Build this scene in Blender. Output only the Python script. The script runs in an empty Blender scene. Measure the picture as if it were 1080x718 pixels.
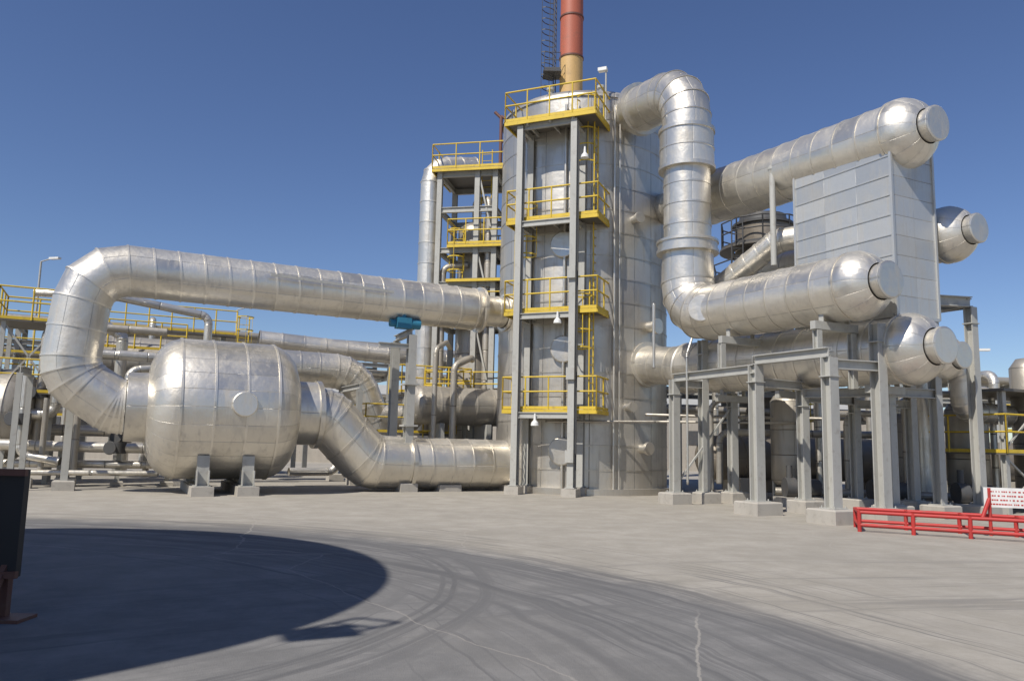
import bpy, math, random
from mathutils import Vector, Matrix
random.seed(7)
V3=Vector
UX=V3((.447,-.894,0)).normalized(); VX=V3((.894,.447,0)).normalized(); ZX=V3((0,0,1))
def ST(s,t,z=0.0): return UX*t+VX*s+ZX*z
scene=bpy.context.scene
# ------------------------------------------------------------------ materials
def newmat(name):
    m=bpy.data.materials.new(name); m.use_nodes=True
    nt=m.node_tree; b=nt.nodes["Principled BSDF"]
    return m,nt,b
class N:
    def __init__(s,nt): s.nt=nt
    def n(s,t,**k):
        x=s.nt.nodes.new(t)
        for a,b in k.items(): setattr(x,a,b)
        return x
    def l(s,a,b): s.nt.links.new(a,b)
    def val(s,sock,v):
        if hasattr(v,'is_output') or isinstance(v,bpy.types.NodeSocket): s.l(v,sock)
        else: sock.default_value=v
    def m(s,op,a,b=0.0,c=0.0,clamp=False):
        x=s.n('ShaderNodeMath',operation=op); x.use_clamp=clamp
        s.val(x.inputs[0],a); s.val(x.inputs[1],b)
        if op in('MULTIPLY_ADD','COMPARE'): s.val(x.inputs[2],c)
        return x.outputs[0]
    def sm(s,x,a,b,o0=0.0,o1=1.0):
        r=s.n('ShaderNodeMapRange',interpolation_type='SMOOTHSTEP'); s.val(r.inputs[0],x)
        for i,q in enumerate((a,b,o0,o1)): r.inputs[i+1].default_value=q
        return r.outputs[0]
    def mix(s,f,a,b,mode='MIX'):
        x=s.n('ShaderNodeMix',data_type='RGBA',blend_type=mode)
        s.val(x.inputs[0],f)
        for i,q in ((6,a),(7,b)):
            if isinstance(q,tuple): x.inputs[i].default_value=(q[0],q[1],q[2],1)
            else: s.l(q,x.inputs[i])
        return x.outputs[2]
    def noise(s,vec,scale,detail=4,rough=.5):
        x=s.n('ShaderNodeTexNoise'); x.inputs['Scale'].default_value=scale
        x.inputs['Detail'].default_value=detail; x.inputs['Roughness'].default_value=rough
        s.l(vec,x.inputs['Vector']); return x.outputs[0]
    def vmul(s,vec,t):
        x=s.n('ShaderNodeVectorMath',operation='MULTIPLY'); s.l(vec,x.inputs[0]); x.inputs[1].default_value=t
        return x.outputs[0]
def cladding(name,col,metal=.82,rough=.40,var=.2,line=.65,dirt=.35,seam=.026,dirtcol=(.24,.205,.16),dent=.75,stag=0.0,ul=.5):
    m,nt,b=newmat(name); k=N(nt)
    uv=k.n('ShaderNodeUVMap').outputs[0]
    sp=k.n('ShaderNodeSeparateXYZ'); k.l(uv,sp.inputs[0]); u0,v0=sp.outputs[0],sp.outputs[1]
    fv=k.m('FLOOR',v0)
    u1=k.m('ADD',u0,k.m('MULTIPLY',k.m('MODULO',fv,2.0),stag))
    fu=k.m('FLOOR',u1)
    fru=k.m('SUBTRACT',k.m('FRACT',u1),.5); frv=k.m('SUBTRACT',k.m('FRACT',v0),.5)
    du=k.m('ABSOLUTE',fru); dv=k.m('ABSOLUTE',frv)
    lu=k.sm(du,.5-seam*.7,.5); lv=k.sm(dv,.5-seam,.5)
    ln=k.m('MAXIMUM',k.m('MULTIPLY',lu,ul),lv)
    cb=k.n('ShaderNodeCombineXYZ'); k.l(fu,cb.inputs[0]); k.l(fv,cb.inputs[1])
    oi=k.n('ShaderNodeObjectInfo'); k.l(k.m('MULTIPLY',oi.outputs['Random'],31.0),cb.inputs[2])
    wn=k.n('ShaderNodeTexWhiteNoise',noise_dimensions='3D'); k.l(cb.outputs[0],wn.inputs[0])
    rnd=wn.outputs[0]; rs=k.n('ShaderNodeSeparateXYZ'); k.l(wn.outputs[1],rs.inputs[0])
    pos=k.n('ShaderNodeNewGeometry').outputs['Position']
    n1=k.noise(pos,1.1,5,.65); n2=k.noise(k.vmul(pos,(7,7,.6)),1.0,4,.6)
    d=k.m('ADD',k.m('MULTIPLY',k.sm(n1,.46,.72),.6),k.m('MULTIPLY',k.sm(n2,.50,.76),.7))
    bright=k.m('ADD',1-var*.6,k.m('MULTIPLY',rnd,var))
    br=k.n('ShaderNodeCombineXYZ')
    for i in range(3): k.l(bright,br.inputs[i])
    c=k.mix(1.0,col,br.outputs[0],'MULTIPLY')
    c=k.mix(k.m('MULTIPLY',d,dirt,clamp=True),c,dirtcol)
    c=k.mix(k.m('MULTIPLY',ln,line),c,(.07,.065,.055))
    k.l(c,b.inputs['Base Color'])
    k.l(k.m('MULTIPLY',k.m('SUBTRACT',1.0,k.m('MULTIPLY',d,.45)),metal,clamp=True),b.inputs['Metallic'])
    r=k.m('ADD',rough-.05,k.m('ADD',k.m('MULTIPLY',rs.outputs[0],.10),k.m('MULTIPLY',d,.12)),clamp=True)
    k.l(r,b.inputs['Roughness'])
    bp=k.n('ShaderNodeBump'); bp.inputs['Strength'].default_value=1.0; bp.inputs['Distance'].default_value=.03
    tilt=k.m('ADD',k.m('MULTIPLY',k.m('SUBTRACT',rs.outputs[1],.5),k.m('MULTIPLY',frv,1.5*dent)),k.m('MULTIPLY',k.m('SUBTRACT',rs.outputs[2],.5),k.m('MULTIPLY',fru,1.1*dent)))
    h=k.m('ADD',k.m('MULTIPLY',ln,-.3),k.m('ADD',k.m('MULTIPLY',k.noise(pos,3.2,3,.5),.75*dent),tilt))
    k.l(h,bp.inputs['Height']); k.l(bp.outputs[0],b.inputs['Normal'])
    return m
def paint(name,col,rough=.55,wear=.3,wearcol=(.18,.13,.09),metal=0.0,scale=5.0):
    m,nt,b=newmat(name); k=N(nt)
    pos=k.n('ShaderNodeNewGeometry').outputs['Position']
    n1=k.noise(pos,scale,5,.65); n2=k.noise(k.vmul(pos,(1,1,.25)),scale*.5,3,.6)
    c=k.mix(k.m('MULTIPLY',k.sm(n1,.52,.72),wear),col,wearcol)
    c=k.mix(k.m('MULTIPLY',k.sm(n2,.35,.75),.3),c,tuple(x*.6 for x in col))
    k.l(c,b.inputs['Base Color']); b.inputs['Roughness'].default_value=rough; b.inputs['Metallic'].default_value=metal
    return m
ALU=cladding('aluminium_cladding',(.74,.70,.62))
ALUT=cladding('tower_cladding',(.61,.575,.51),metal=.78,rough=.43,var=.16,line=.8,dirt=.42,seam=.035,ul=.75,dent=.6)
ALUD=cladding('dull_cladding',(.48,.445,.385),metal=.6,rough=.48,dirt=.5)
ALUB=cladding('box_cladding',(.60,.60,.575),metal=.62,rough=.45,var=.14,line=.5,dirt=.35,seam=.02,dent=.4,ul=.3)
BROWN=cladding('weathered_cladding',(.26,.225,.18),metal=.45,rough=.52,dirt=.6)
GREY=paint('grey_steel_paint',(.44,.435,.40),wear=.3)
DGREY=paint('dark_steel',(.08,.08,.08),wear=.4)
YEL=paint('yellow_safety_paint',(.68,.48,.045),wear=.4)
RED=paint('red_paint',(.47,.035,.03),wear=.35)
RUST=paint('rusty_steel',(.16,.07,.05),wear=.5)
CONC=paint('concrete_footing',(.44,.41,.36),rough=.9,wear=.4,wearcol=(.22,.20,.17))
WHITE=paint('white_paint',(.75,.75,.72),wear=.12)
TEAL=paint('teal_motor_paint',(.03,.20,.32),wear=.2)
GRATE=paint('deck_grating',(.14,.13,.115),wear=.5)
BLACK=paint('black_steel',(.03,.028,.028),wear=.3,wearcol=(.09,.05,.03))
# ------------------------------------------------------------------ mesh builder
class MB:
    def __init__(s): s.v=[];s.f=[];s.uv=[];s.sm=[]
    def add(s,vs,fs,uvs=None,smooth=False):
        o=len(s.v); s.v+= [tuple(p) for p in vs]
        for i,f in enumerate(fs):
            s.f.append([o+a for a in f]); s.sm.append(smooth)
            s.uv.append(uvs[i] if uvs else [(.5,.5)]*len(f))
    def obox(s,c,ax,ay,az):
        c=V3(c);ax=V3(ax);ay=V3(ay);az=V3(az)
        vs=[c+ax*i+ay*j+az*k for k in(-1,1) for j in(-1,1) for i in(-1,1)]
        fs=[(0,2,3,1),(4,5,7,6),(0,1,5,4),(2,6,7,3),(0,4,6,2),(1,3,7,5)]
        if ax.cross(ay).dot(az)<0: fs=[f[::-1] for f in fs]
        s.add(vs,fs)
    def box(s,c,sx,sy,sz,e1=VX,e2=-UX): s.obox(c,V3(e1)*sx/2,V3(e2)*sy/2,ZX*sz/2)
    def bar(s,p,q,w,h,up=ZX):
        p=V3(p);q=V3(q);d=(q-p);L=d.length
        if L<1e-6:return
        d/=L
        if abs(d.dot(up))>.98: up=VX
        x=d.cross(up).normalized(); y=x.cross(d)
        s.obox((p+q)/2,x*w/2,y*h/2,d*L/2)
    def hbeam(s,p,q,w,h,up=ZX,t=.025):
        p=V3(p);q=V3(q);d=(q-p).normalized()
        if abs(d.dot(up))>.98: up=UX
        x=d.cross(up).normalized(); y=x.cross(d); L=(q-p).length; c=(p+q)/2
        for sg in(-1,1): s.obox(c+y*sg*(h/2-t/2),x*w/2,y*t/2,d*L/2)
        s.obox(c,x*t/2,y*(h/2-t-.001),d*L/2)
    def cyl(s,p,q,r,n=8,r2=None,cap=True):
        p=V3(p);q=V3(q);d=(q-p)
        if d.length<1e-6:return
        d.normalize(); up=ZX if abs(d.z)<.9 else V3((1,0,0))
        x=d.cross(up).normalized();y=d.cross(x); r2=r if r2 is None else r2
        vs=[];
        for c,rr in((p,r),(q,r2)):
            vs+=[c+x*math.cos(2*math.pi*i/n)*rr+y*math.sin(2*math.pi*i/n)*rr for i in range(n)]
        fs=[(i,(i+1)%n,n+(i+1)%n,n+i) for i in range(n)]
        s.add(vs,fs,smooth=True)
        if cap: s.add(vs,[tuple(range(n))[::-1],tuple(range(n,2*n))])
    def lathe(s,o,ax,prof,n=40,nu=8,cap=True,vstep=1.0,v0=0.0):
        o=V3(o);d=V3(ax).normalized();up=ZX if abs(d.z)<.9 else V3((1,0,0))
        x=d.cross(up).normalized();y=d.cross(x)
        for i in range(len(prof)-1):
            (a,ra),(b,rb)=prof[i],prof[i+1]
            vs=[o+d*a+(x*math.cos(2*math.pi*j/n)+y*math.sin(2*math.pi*j/n))*ra for j in range(n)]
            vs+=[o+d*b+(x*math.cos(2*math.pi*j/n)+y*math.sin(2*math.pi*j/n))*rb for j in range(n)]
            fs=[(j,(j+1)%n,n+(j+1)%n,n+j) for j in range(n)]
            va=v0+i*vstep; vb=va+vstep
            uvs=[[(nu*j/n,va+.001),(nu*(j+1)/n,va+.001),(nu*(j+1)/n,vb-.001),(nu*j/n,vb-.001)] for j in range(n)]
            s.add(vs,fs,uvs,True)
        if cap:
            for k,(a,ra) in((0,prof[0]),(1,prof[-1])):
                if ra>1e-3:
                    vs=[o+d*a+(x*math.cos(2*math.pi*j/n)+y*math.sin(2*math.pi*j/n))*ra for j in range(n)]
                    s.add(vs,[tuple(range(n)) if k else tuple(range(n))[::-1]])
    def smoothlathe(s,o,ax,prof,n=48,nu=8,vs_=None):
        o=V3(o);d=V3(ax).normalized();up=ZX if abs(d.z)<.9 else V3((1,0,0))
        x=d.cross(up).normalized();y=d.cross(x); vs=[]
        for a,ra in prof:
            vs+=[o+d*a+(x*math.cos(2*math.pi*j/n)+y*math.sin(2*math.pi*j/n))*ra for j in range(n)]
        fs=[];uvs=[]
        for i in range(len(prof)-1):
            va,vb=(vs_[i],vs_[i+1]) if vs_ else (i,i+1)
            for j in range(n):
                fs.append((i*n+j,i*n+(j+1)%n,(i+1)*n+(j+1)%n,(i+1)*n+j))
                uvs.append([(nu*j/n,va),(nu*(j+1)/n,va),(nu*(j+1)/n,vb),(nu*j/n,vb)])
        s.add(vs,fs,uvs,True)
    def tube(s,path,n=40,plen=.85,nu=5,bands=True,bh=.018,bw=.028):
        path=[path[0]]+[q for p_,q in zip(path,path[1:]) if (V3(q[:3])-V3(p_[:3])).length>1e-4]
        P=[V3(p[:3]) for p in path]; Rr=[p[3] for p in path]; K=len(P)-1
        D=[(P[i+1]-P[i]).normalized() for i in range(K)]
        up=ZX if abs(D[0].z)<.9 else V3((1,0,0))
        X=D[0].cross(up).normalized(); vb=0.0
        for i in range(K):
            d=D[i]
            if i>0: X=(D[i-1].rotation_difference(d)@X).normalized()
            Y=d.cross(X)
            nA=(D[i-1]+d).normalized() if i>0 else d
            nB=(D[i+1]+d).normalized() if i<K-1 else d
            def ring(c,r,nn):
                o=[]
                for j in range(n):
                    a=2*math.pi*j/n; off=(X*math.cos(a)+Y*math.sin(a))*r
                    o.append(c+off-d*(off.dot(nn)/max(.05,d.dot(nn))))
                return o
            A=ring(P[i],Rr[i],nA);B=ring(P[i+1],Rr[i+1],nB)
            L=(P[i+1]-P[i]).length; m=max(1,round(L/plen)); vs=[]
            for k in range(m+1):
                t=k/m; vs+=[a.lerp(b,t) for a,b in zip(A,B)]
            fs=[];uvs=[]
            for k in range(m):
                for j in range(n):
                    fs.append((k*n+j,k*n+(j+1)%n,(k+1)*n+(j+1)%n,(k+1)*n+j))
                    uvs.append([(nu*j/n,vb+k),(nu*(j+1)/n,vb+k),(nu*(j+1)/n,vb+k+1),(nu*j/n,vb+k+1)])
            s.add(vs,fs,uvs,True); vb+=m
            if bands:
                for k in range(0 if i==0 else 1,m+1):
                    t=k/m; c=P[i].lerp(P[i+1],t); base=[a.lerp(b,t) for a,b in zip(A,B)]
                    rr=Rr[i]*(1-t)+Rr[i+1]*t; sc=1+bh/rr
                    outer=[c+(q-c)*sc for q in base]; inn=[c+(q-c)*.999 for q in base]
                    for (a,b) in (([q-d*bw for q in inn],[q-d*bw for q in outer]),([q-d*bw for q in outer],[q+d*bw for q in outer]),([q+d*bw for q in outer],[q+d*bw for q in inn])):
                        s.add(a+b,[(j,(j+1)%n,n+(j+1)%n,n+j) for j in range(n)],None,True)
    def pipe(s,pts,r,R=.35,n=12,g=5):
        s.tube(fillet([(p[0],p[1],p[2],r) for p in pts],R,g),n=n,plen=50 if r<.1 else 1.2,nu=1,bands=False)
def fillet(pts,R,g=4):
    if not isinstance(R,(list,tuple)): R=[R]*len(pts)
    out=[pts[0]]
    for i in range(1,len(pts)-1):
        a,b,c=V3(pts[i-1][:3]),V3(pts[i][:3]),V3(pts[i+1][:3]); r=pts[i][3]
        d0=(b-a).normalized();d1=(c-b).normalized(); th=d0.angle(d1)
        if th<.05 or R[i]<=0: out.append(pts[i]);continue
        Ri=R[i]; T=min(Ri*math.tan(th/2),(b-a).length*.49 if i>1 else (b-a).length*.95,(c-b).length*.49 if i<len(pts)-2 else (c-b).length*.95); Ri=T/math.tan(th/2)
        nrm=(d1-d0*d0.dot(d1)).normalized(); cen=b-d0*T+nrm*Ri
        ax=d0.cross(d1).normalized()
        for k in range(g+1):
            q=cen+Matrix.Rotation(th*k/g,3,ax)@(-nrm*Ri); out.append((q.x,q.y,q.z,r))
    out.append(pts[-1]); return out
def group(name,loc=(0,0,0)):
    e=bpy.data.objects.new(name,None); e.location=loc; e.empty_display_size=.3; scene.collection.objects.link(e); return e
def part(parent,name,mb,mat):
    me=bpy.data.meshes.new(name); 
    if parent: 
        o=parent.location; vs=[(a-o.x,b-o.y,c-o.z) for a,b,c in mb.v]
    else: vs=mb.v
    me.from_pydata(vs,[],mb.f); uvl=me.uv_layers.new(name='UVMap')
    flat=[c for f in mb.uv for q in f for c in q]; uvl.data.foreach_set('uv',flat)
    me.polygons.foreach_set('use_smooth',mb.sm); me.materials.append(mat); me.update()
    ob=bpy.data.objects.new(name,me); scene.collection.objects.link(ob)
    if parent: ob.parent=parent
    return ob
class Obj:
    def __init__(s,name,loc=(0,0,0)):
        s.e=group(name,loc); s.p={}
    def __call__(s,pn,mat):
        if pn not in s.p: s.p[pn]=(MB(),mat)
        return s.p[pn][0]
    def done(s):
        for k,(mb,mat) in s.p.items():
            if mb.v: part(s.e,k,mb,mat)
def railing(mb,pts,h=1.1,closed=False,r=.03,toe=True):
    pts=[V3(p) for p in pts]
    if closed: pts=pts+[pts[0]]
    for a,b in zip(pts,pts[1:]):
        L=(b-a).length; m=max(1,round(L/.95))
        for k in range(m+1):
            q=a.lerp(b,k/m); mb.cyl(q,q+ZX*h,r,6)
        for z in(h,h*.55): mb.cyl(a+ZX*z,b+ZX*z,r,6)
        if toe: mb.bar(a+ZX*.06,b+ZX*.06,.012,.1)
def ladder(mb,p,z0,z1,side,out,w=.45,cage=True):
    p=V3(p);side=V3(side).normalized();out=V3(out).normalized()
    for sg in(-1,1): mb.cyl(p+side*sg*w/2+ZX*z0,p+side*sg*w/2+ZX*(z1+1.0),.028,6)
    z=z0+.3
    while z<z1+.9: mb.cyl(p-side*w/2+ZX*z,p+side*w/2+ZX*z,.014,5); z+=.3
    if cage:
        z=z0+2.1 if z1-z0>2.6 else z0+1.2; hs=[]
        while z<z1+1.05:
            ring=[p+side*(.36*math.cos(a))+out*(.36+.36*math.sin(a)-.0)+ZX*z for a in [math.pi*(-.35+1.7*k/8) for k in range(9)]]
            for a,b in zip(ring,ring[1:]): mb.bar(a,b,.012,.05)
            hs.append(ring); z+=.6
        if len(hs)>1:
            for k in(1,4,7): mb.bar(hs[0][k],hs[-1][k],.04,.01)
def head(mb,o,d,r,L=.75,neck=.55,nl=.22,nu=14):
    pf=[(-.05,r*1.03),(0.0,r*1.03),(.12*L,r*1.06),(.3*L,r*1.04),(.5*L,r*.95),(.68*L,r*.83),(.82*L,r*.68),(.9*L,r*neck)]
    mb.smoothlathe(o,d,pf,n=56,nu=nu,vs_=[2.05,2.1,2.3,2.5,2.7,2.8,2.85,2.9])
    mb.lathe(V3(o)+V3(d)*(-.06),d,[(0,r),(0,r*1.06),(.07,r*1.06),(.07,r)],n=48,nu=1,cap=False,vstep=.1,v0=.2)
    mb.lathe(V3(o)+V3(d)*(.9*L),d,[(0,r*neck*.92),(nl*.6,r*neck*.92),(nl*.6,r*neck),(nl,r*neck),(nl+.02,r*neck*.9)],n=40,nu=1,vstep=.3,v0=.1)
def disc(mb,c,nrm,r,th=.14):
    mb.lathe(V3(c)-V3(nrm)*.3,nrm,[(0,r),(.3+th,r),(.3+th+.02,r*.93)],n=28,nu=1,vstep=.2,v0=.2)
def footing(mb,x,y,w=.8,h=.34):
    mb.box((x,y,h/2-.03),w,w,h+.02)
    c=V3((x,y,h-.02))
    a=[c+VX*sx*w/2-UX*sy*w/2 for sx,sy in((-1,-1),(1,-1),(1,1),(-1,1))]
    b=[c+ZX*.03+VX*sx*(w/2-.03)-UX*sy*(w/2-.03) for sx,sy in((-1,-1),(1,-1),(1,1),(-1,1))]
    mb.add(a+b,[(i,(i+1)%4,4+(i+1)%4,4+i) for i in range(4)]+[(4,5,6,7)])
# ------------------------------------------------------------------ absorber tower
TC=V3((2.7,30.2,0)); TR=3.22
o=Obj('insulated_process_tower',TC)
sh=o('shell',ALUT)
rows=17; H=14.15
sh.smoothlathe(TC,ZX,[(H*i/rows,TR) for i in range(rows+1)],n=96,nu=24)
pf=[(H,TR+.05),(H+.12,TR+.03),(H+.28,TR*.96),(H+.5,TR*.8),(H+.68,TR*.55),(H+.78,TR*.25),(H+.8,.01)]
o('roof',ALUT).smoothlathe(TC,ZX,pf,n=96,nu=24)
b=o('shell_bands',ALUT)
for i in range(1,rows+1): b.lathe(TC+ZX*(H*i/rows-.03),ZX,[(0,TR-.01),(0,TR+.016),(.05,TR+.016),(.05,TR-.01)],n=96,nu=1,cap=False,vstep=.1,v0=.2)
b.lathe(TC,ZX,[(0,TR+.25),(.22,TR+.25),(.22,TR)],n=64,nu=1,cap=False,vstep=.1,v0=.2)
mw=o('manway_covers',ALU)
for (px,z) in((1.82,8.65),(1.87,4.95),(1.85,1.45)):
    dx=px-.05-TC.x; n_=V3((dx,-math.sqrt(TR*TR-dx*dx),0)).normalized(); disc(mw,TC+n_*TR+ZX*z,n_,.47,.16)
rf=o('roof_fittings',GREY)
for (x,y,h) in((1.3,29.3,.9),(3.2,28.6,.7),(4.4,29.2,.6)): rf.cyl((x,y,14.3),(x,y,14.6+h),.09,10); rf.cyl((x,y,14.5+h),(x,y,14.6+h),.16,10)
vp=o('vertical_pipes',ALU)
for a,r in((-.28,.05),(-.22,.035),(.25,.04),(.31,.025)):
    x=TC+V3((math.sin(a),-math.cos(a),0))*(TR+.12); vp.cyl(x+ZX*.1,x+ZX*13.8,r,8)
for a,z,r in ((.75,5.9,.2),(.42,3.0,.12),(.5,9.7,.14),(.62,1.6,.16)):
    n_=V3((math.sin(a),-math.cos(a),0)); vp.cyl(TC+n_*(TR-.1)+ZX*z,TC+n_*(TR+.35)+ZX*z,r,16); vp.cyl(TC+n_*(TR+.3)+ZX*z,TC+n_*(TR+.42)+ZX*z,r*1.4,16)
o.done()
# ------------------------------------------------------------------ access platform tower
E1=V3((.92,-.39,0)).normalized();E2=V3((.39,.92,0)).normalized()
C1=V3((.17,26.75,0));C2=C1+E1*2.0
o=Obj('access_platform_tower',C1)
st=o('columns',GREY);yl=o('railings',YEL);dk=o('decks',GRATE);ft=o('footings',CONC);ed=o('deck_edges',YEL)
zs=[2.83,6.2,9.45,12.98]
cols=[C1,C2,C1+E2*1.05,C2+E2*1.0]
for i,c in enumerate(cols):
    st.hbeam(c+ZX*.2,c+ZX*12.82,.22,.22,up=E2); 
    ft.box(c+ZX*.12,.5,.5,.28,E1,E2); st.box(c+ZX*.285,.32,.32,.03,E1,E2)
for z in zs:
    for a,b2 in((0,1),(2,3)): st.hbeam(cols[a]+E1*.12+ZX*(z-.2),cols[b2]-E1*.12+ZX*(z-.2),.12,.2)
    for a,b2 in((0,2),(1,3)): st.hbeam(cols[a]+E2*.12+ZX*(z-.2),cols[b2]-E2*.12+ZX*(z-.2),.12,.2)
for z in zs:
    a0=-.55;a1=2.8;b0=.14 if z<12 else -.2;b1=1.75
    q=lambda a,b_: C1+E1*a+E2*b_+ZX*z
    dk.obox((q(a0,b0)+q(a1,b1))/2-ZX*.03,E1*(a1-a0)/2,E2*(b1-b0)/2,ZX*.025)
    for A,B in((q(a0,b0),q(a1,b0)),(q(a1,b0),q(a1,b1)),(q(a0,b0),q(a0,b1))): ed.bar(A-ZX*.07,B-ZX*.07,.05,.13)
    for k in(.25,.5,.75): st.bar(q(a0+(a1-a0)*k,b0+.03)-ZX*.13,q(a0+(a1-a0)*k,b1)-ZX*.13,.06,.12)
    railing(yl,[q(a0,b1),q(a0,b0),q(a1,b0),q(a1,b1)])
ladder(yl,C1+E1*2.5+E2*.5,zs[0],zs[1],E2,-E1,cage=True)
ladder(yl,C1+E1*2.5+E2*.9,zs[2],zs[3],E2,-E1,cage=True)
ladder(yl,C1-E1*.3+E2*.6,zs[1],zs[2],E2,E1,cage=True)
ladder(yl,C1-E1*.15+E2*.5,.3,zs[0],E2,E1,cage=False)
ladder(yl,C1+E1*2.4+E2*1.2,zs[1],zs[2],E2,-E1,cage=False)
lm=o('work_lamps',WHITE)
for z,a in((zs[0]-.55,.75),(zs[1]-.5,1.5),(zs[2]+1.9,2.4)):
    p=C1+E1*a-E2*.1+ZX*z; lm.lathe(p,ZX,[(0,.14),(.1,.12),(.18,.05),(.4,.03)],n=16,nu=1)
p=C1+E1*2.75+E2*1.2+ZX*12.98; st.cyl(p,p+ZX*2.1,.03,8); lm.obox(p+ZX*2.1-E1*.12,E1*.16,E2*.1,ZX*.06)
st.cyl(C1-E1*.45+E2*.2+ZX*12.98,C1-E1*.45+E2*.2+ZX*13.6,.03,6)
jb=o('junction_boxes',GREY)
for z in(1.3,4.0,7.4): jb.obox(C2+E1*.0-E2*.17+ZX*z,E1*.14,E2*.05,ZX*.2)
cd=o('cable_conduits',DGREY); cd.cyl(C2+E1*.16+ZX*.3,C2+E1*.16+ZX*12.4,.022,6); cd.cyl(C1+E1*.16+ZX*.3,C1+E1*.16+ZX*12.4,.018,6)
o.done()
# ------------------------------------------------------------------ long overhead duct (tower -> vessel)
o=Obj('overhead_gas_duct',(-13,22.6,0))
mb=o('duct',ALU)
path=[(-.1,29.05,6.5,.56),(-1.15,28.55,6.5,.56),(-1.5,28.35,6.5,.76),(-12.55,22.82,6.58,.77),(-12.8,22.7,3.35,.78),(-11.65,23.27,2.5,.8),(-11.45,23.37,2.5,.8)]
pth=fillet(path,[0,0,0,1.15,.9,.5,0],3)
mb.tube(pth,n=48,plen=.72,nu=7)
mb.lathe((-11.4,23.39,2.5),VX,[(0,.78),(.0,1.02),(.62,1.04),(.62,.9)],n=48,nu=5,cap=False,v0=.0)
mb.lathe((-1.28,28.46,6.5),VX,[(0,.62),(0,.84),(.1,.84),(.1,.6)],n=40,nu=1,cap=False,vstep=.1,v0=.2)
mb.lathe((-.35,28.92,6.5),VX,[(0,.6),(0,.7),(.2,.7),(.2,.6)],n=40,nu=1,cap=False,vstep=.1,v0=.2)
sp=o('guide_bracket',GREY)
sp.bar((-7.6,24.2,6.75),(-4.0,26.0,6.62),.05,.09)
o.done()
# ------------------------------------------------------------------ drum vessel
DC=V3((-8.95,24.6,2.52)); DR=2.12
o=Obj('horizontal_pressure_vessel',(DC.x,DC.y,0))
prof=[(-2.18,1.0),(-2.12,1.35),(-2.0,1.65),(-1.82,1.88),(-1.6,2.03),(-1.35,DR),(-.45,DR),(.45,DR),(1.35,DR),(1.6,2.03),(1.82,1.88),(2.0,1.65),(2.12,1.35),(2.18,1.0)]
o('shell',ALU).smoothlathe(DC,VX,prof,n=96,nu=26,vs_=[.2,.4,.5,.6,.8,1,2,3,4,4.2,4.4,4.6,4.7,4.8])
b=o('bands',ALU)
for d_ in(-1.35,-.45,.45,1.35): b.lathe(DC+VX*(d_-.03),VX,[(0,DR-.01),(0,DR+.02),(.06,DR+.02),(.06,DR-.01)],n=96,nu=1,cap=False,vstep=.1,v0=.2)
disc(b,DC+VX*.35+(UX*.995+ZX*.05)*DR,(UX*.995+ZX*.05).normalized(),.36,.1)
sd=o('saddles',GREY);cf=o('concrete_bases',CONC)
for d_ in(-.62,.62):
    c=DC+VX*d_
    for sg in(-1,1):
        ys=[.15,.6,1.0,1.35,1.62]
        base=V3((c.x,c.y,0))
        for y0,y1 in zip(ys,ys[1:]):
            z0=DC.z-math.sqrt((DR+.01)**2-y0*y0);z1=DC.z-math.sqrt((DR+.01)**2-y1*y1)
            vs=[base+UX*sg*y0+ZX*.28,base+UX*sg*y1+ZX*.28,base+UX*sg*y1+ZX*z1,base+UX*sg*y0+ZX*z0]
            vv=[q-VX*.02 for q in vs]+[q+VX*.02 for q in vs]
            sd.add(vv,[(0,1,2,3),(7,6,5,4),(0,4,5,1),(1,5,6,2),(2,6,7,3),(3,7,4,0)])
        z1=DC.z-math.sqrt((DR+.01)**2-1.62**2)
        sd.obox(base+UX*sg*1.64+ZX*(.28+z1)/2,VX*.17,UX*.02,ZX*(z1-.28)/2)
        sd.obox(base+UX*sg*1.1+ZX*.55,VX*.15,UX*.015,ZX*.25)
        for w in(-.16,.16): sd.obox(base+UX*sg*1.75+VX*w+ZX*.5,VX*.015,UX*.1,ZX*.22)
    cf.obox(V3((c.x,c.y,.12)),VX*.3,UX*2.0,ZX*.14)
    sd.obox(V3((c.x,c.y,.275)),VX*.22,UX*1.85,ZX*.012)
o.done()
# ------------------------------------------------------------------ low outlet duct
o=Obj('low_outlet_duct',(-5,26.5,0))
mb=o('duct',ALU)
a=DC+VX*2.1
mb.tube([(a.x,a.y,2.5,1.02),((a+VX*.75).x,(a+VX*.75).y,2.5,1.02)],n=48,plen=.8,nu=5)
q0=a+VX*.7
pth=fillet([(q0.x,q0.y,2.48,.9),(-6.0,26.02,2.4,.9),(-4.75,26.68,.98,.9),(-3.6,27.3,.93,.88),(-.2,28.95,.93,.86)],[0,.5,.7,.3,0],2)
mb.tube(pth,n=48,plen=.7,nu=7)
mb.lathe((-6.35,25.92,2.47),VX,[(-.1,.9),(-.1,1.1),(.05,1.1),(.05,.9)],n=40,nu=1,cap=False,vstep=.1,v0=.2)
mb.lathe((-3.5,27.34,.93),VX,[(-.06,.8),(-.06,.97),(.06,.97),(.06,.8)],n=40,nu=1,cap=False,vstep=.1,v0=.2)
o('support',CONC).box((-2.3,28.0,.1),.8,1.4,.24); 
o.done()
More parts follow.
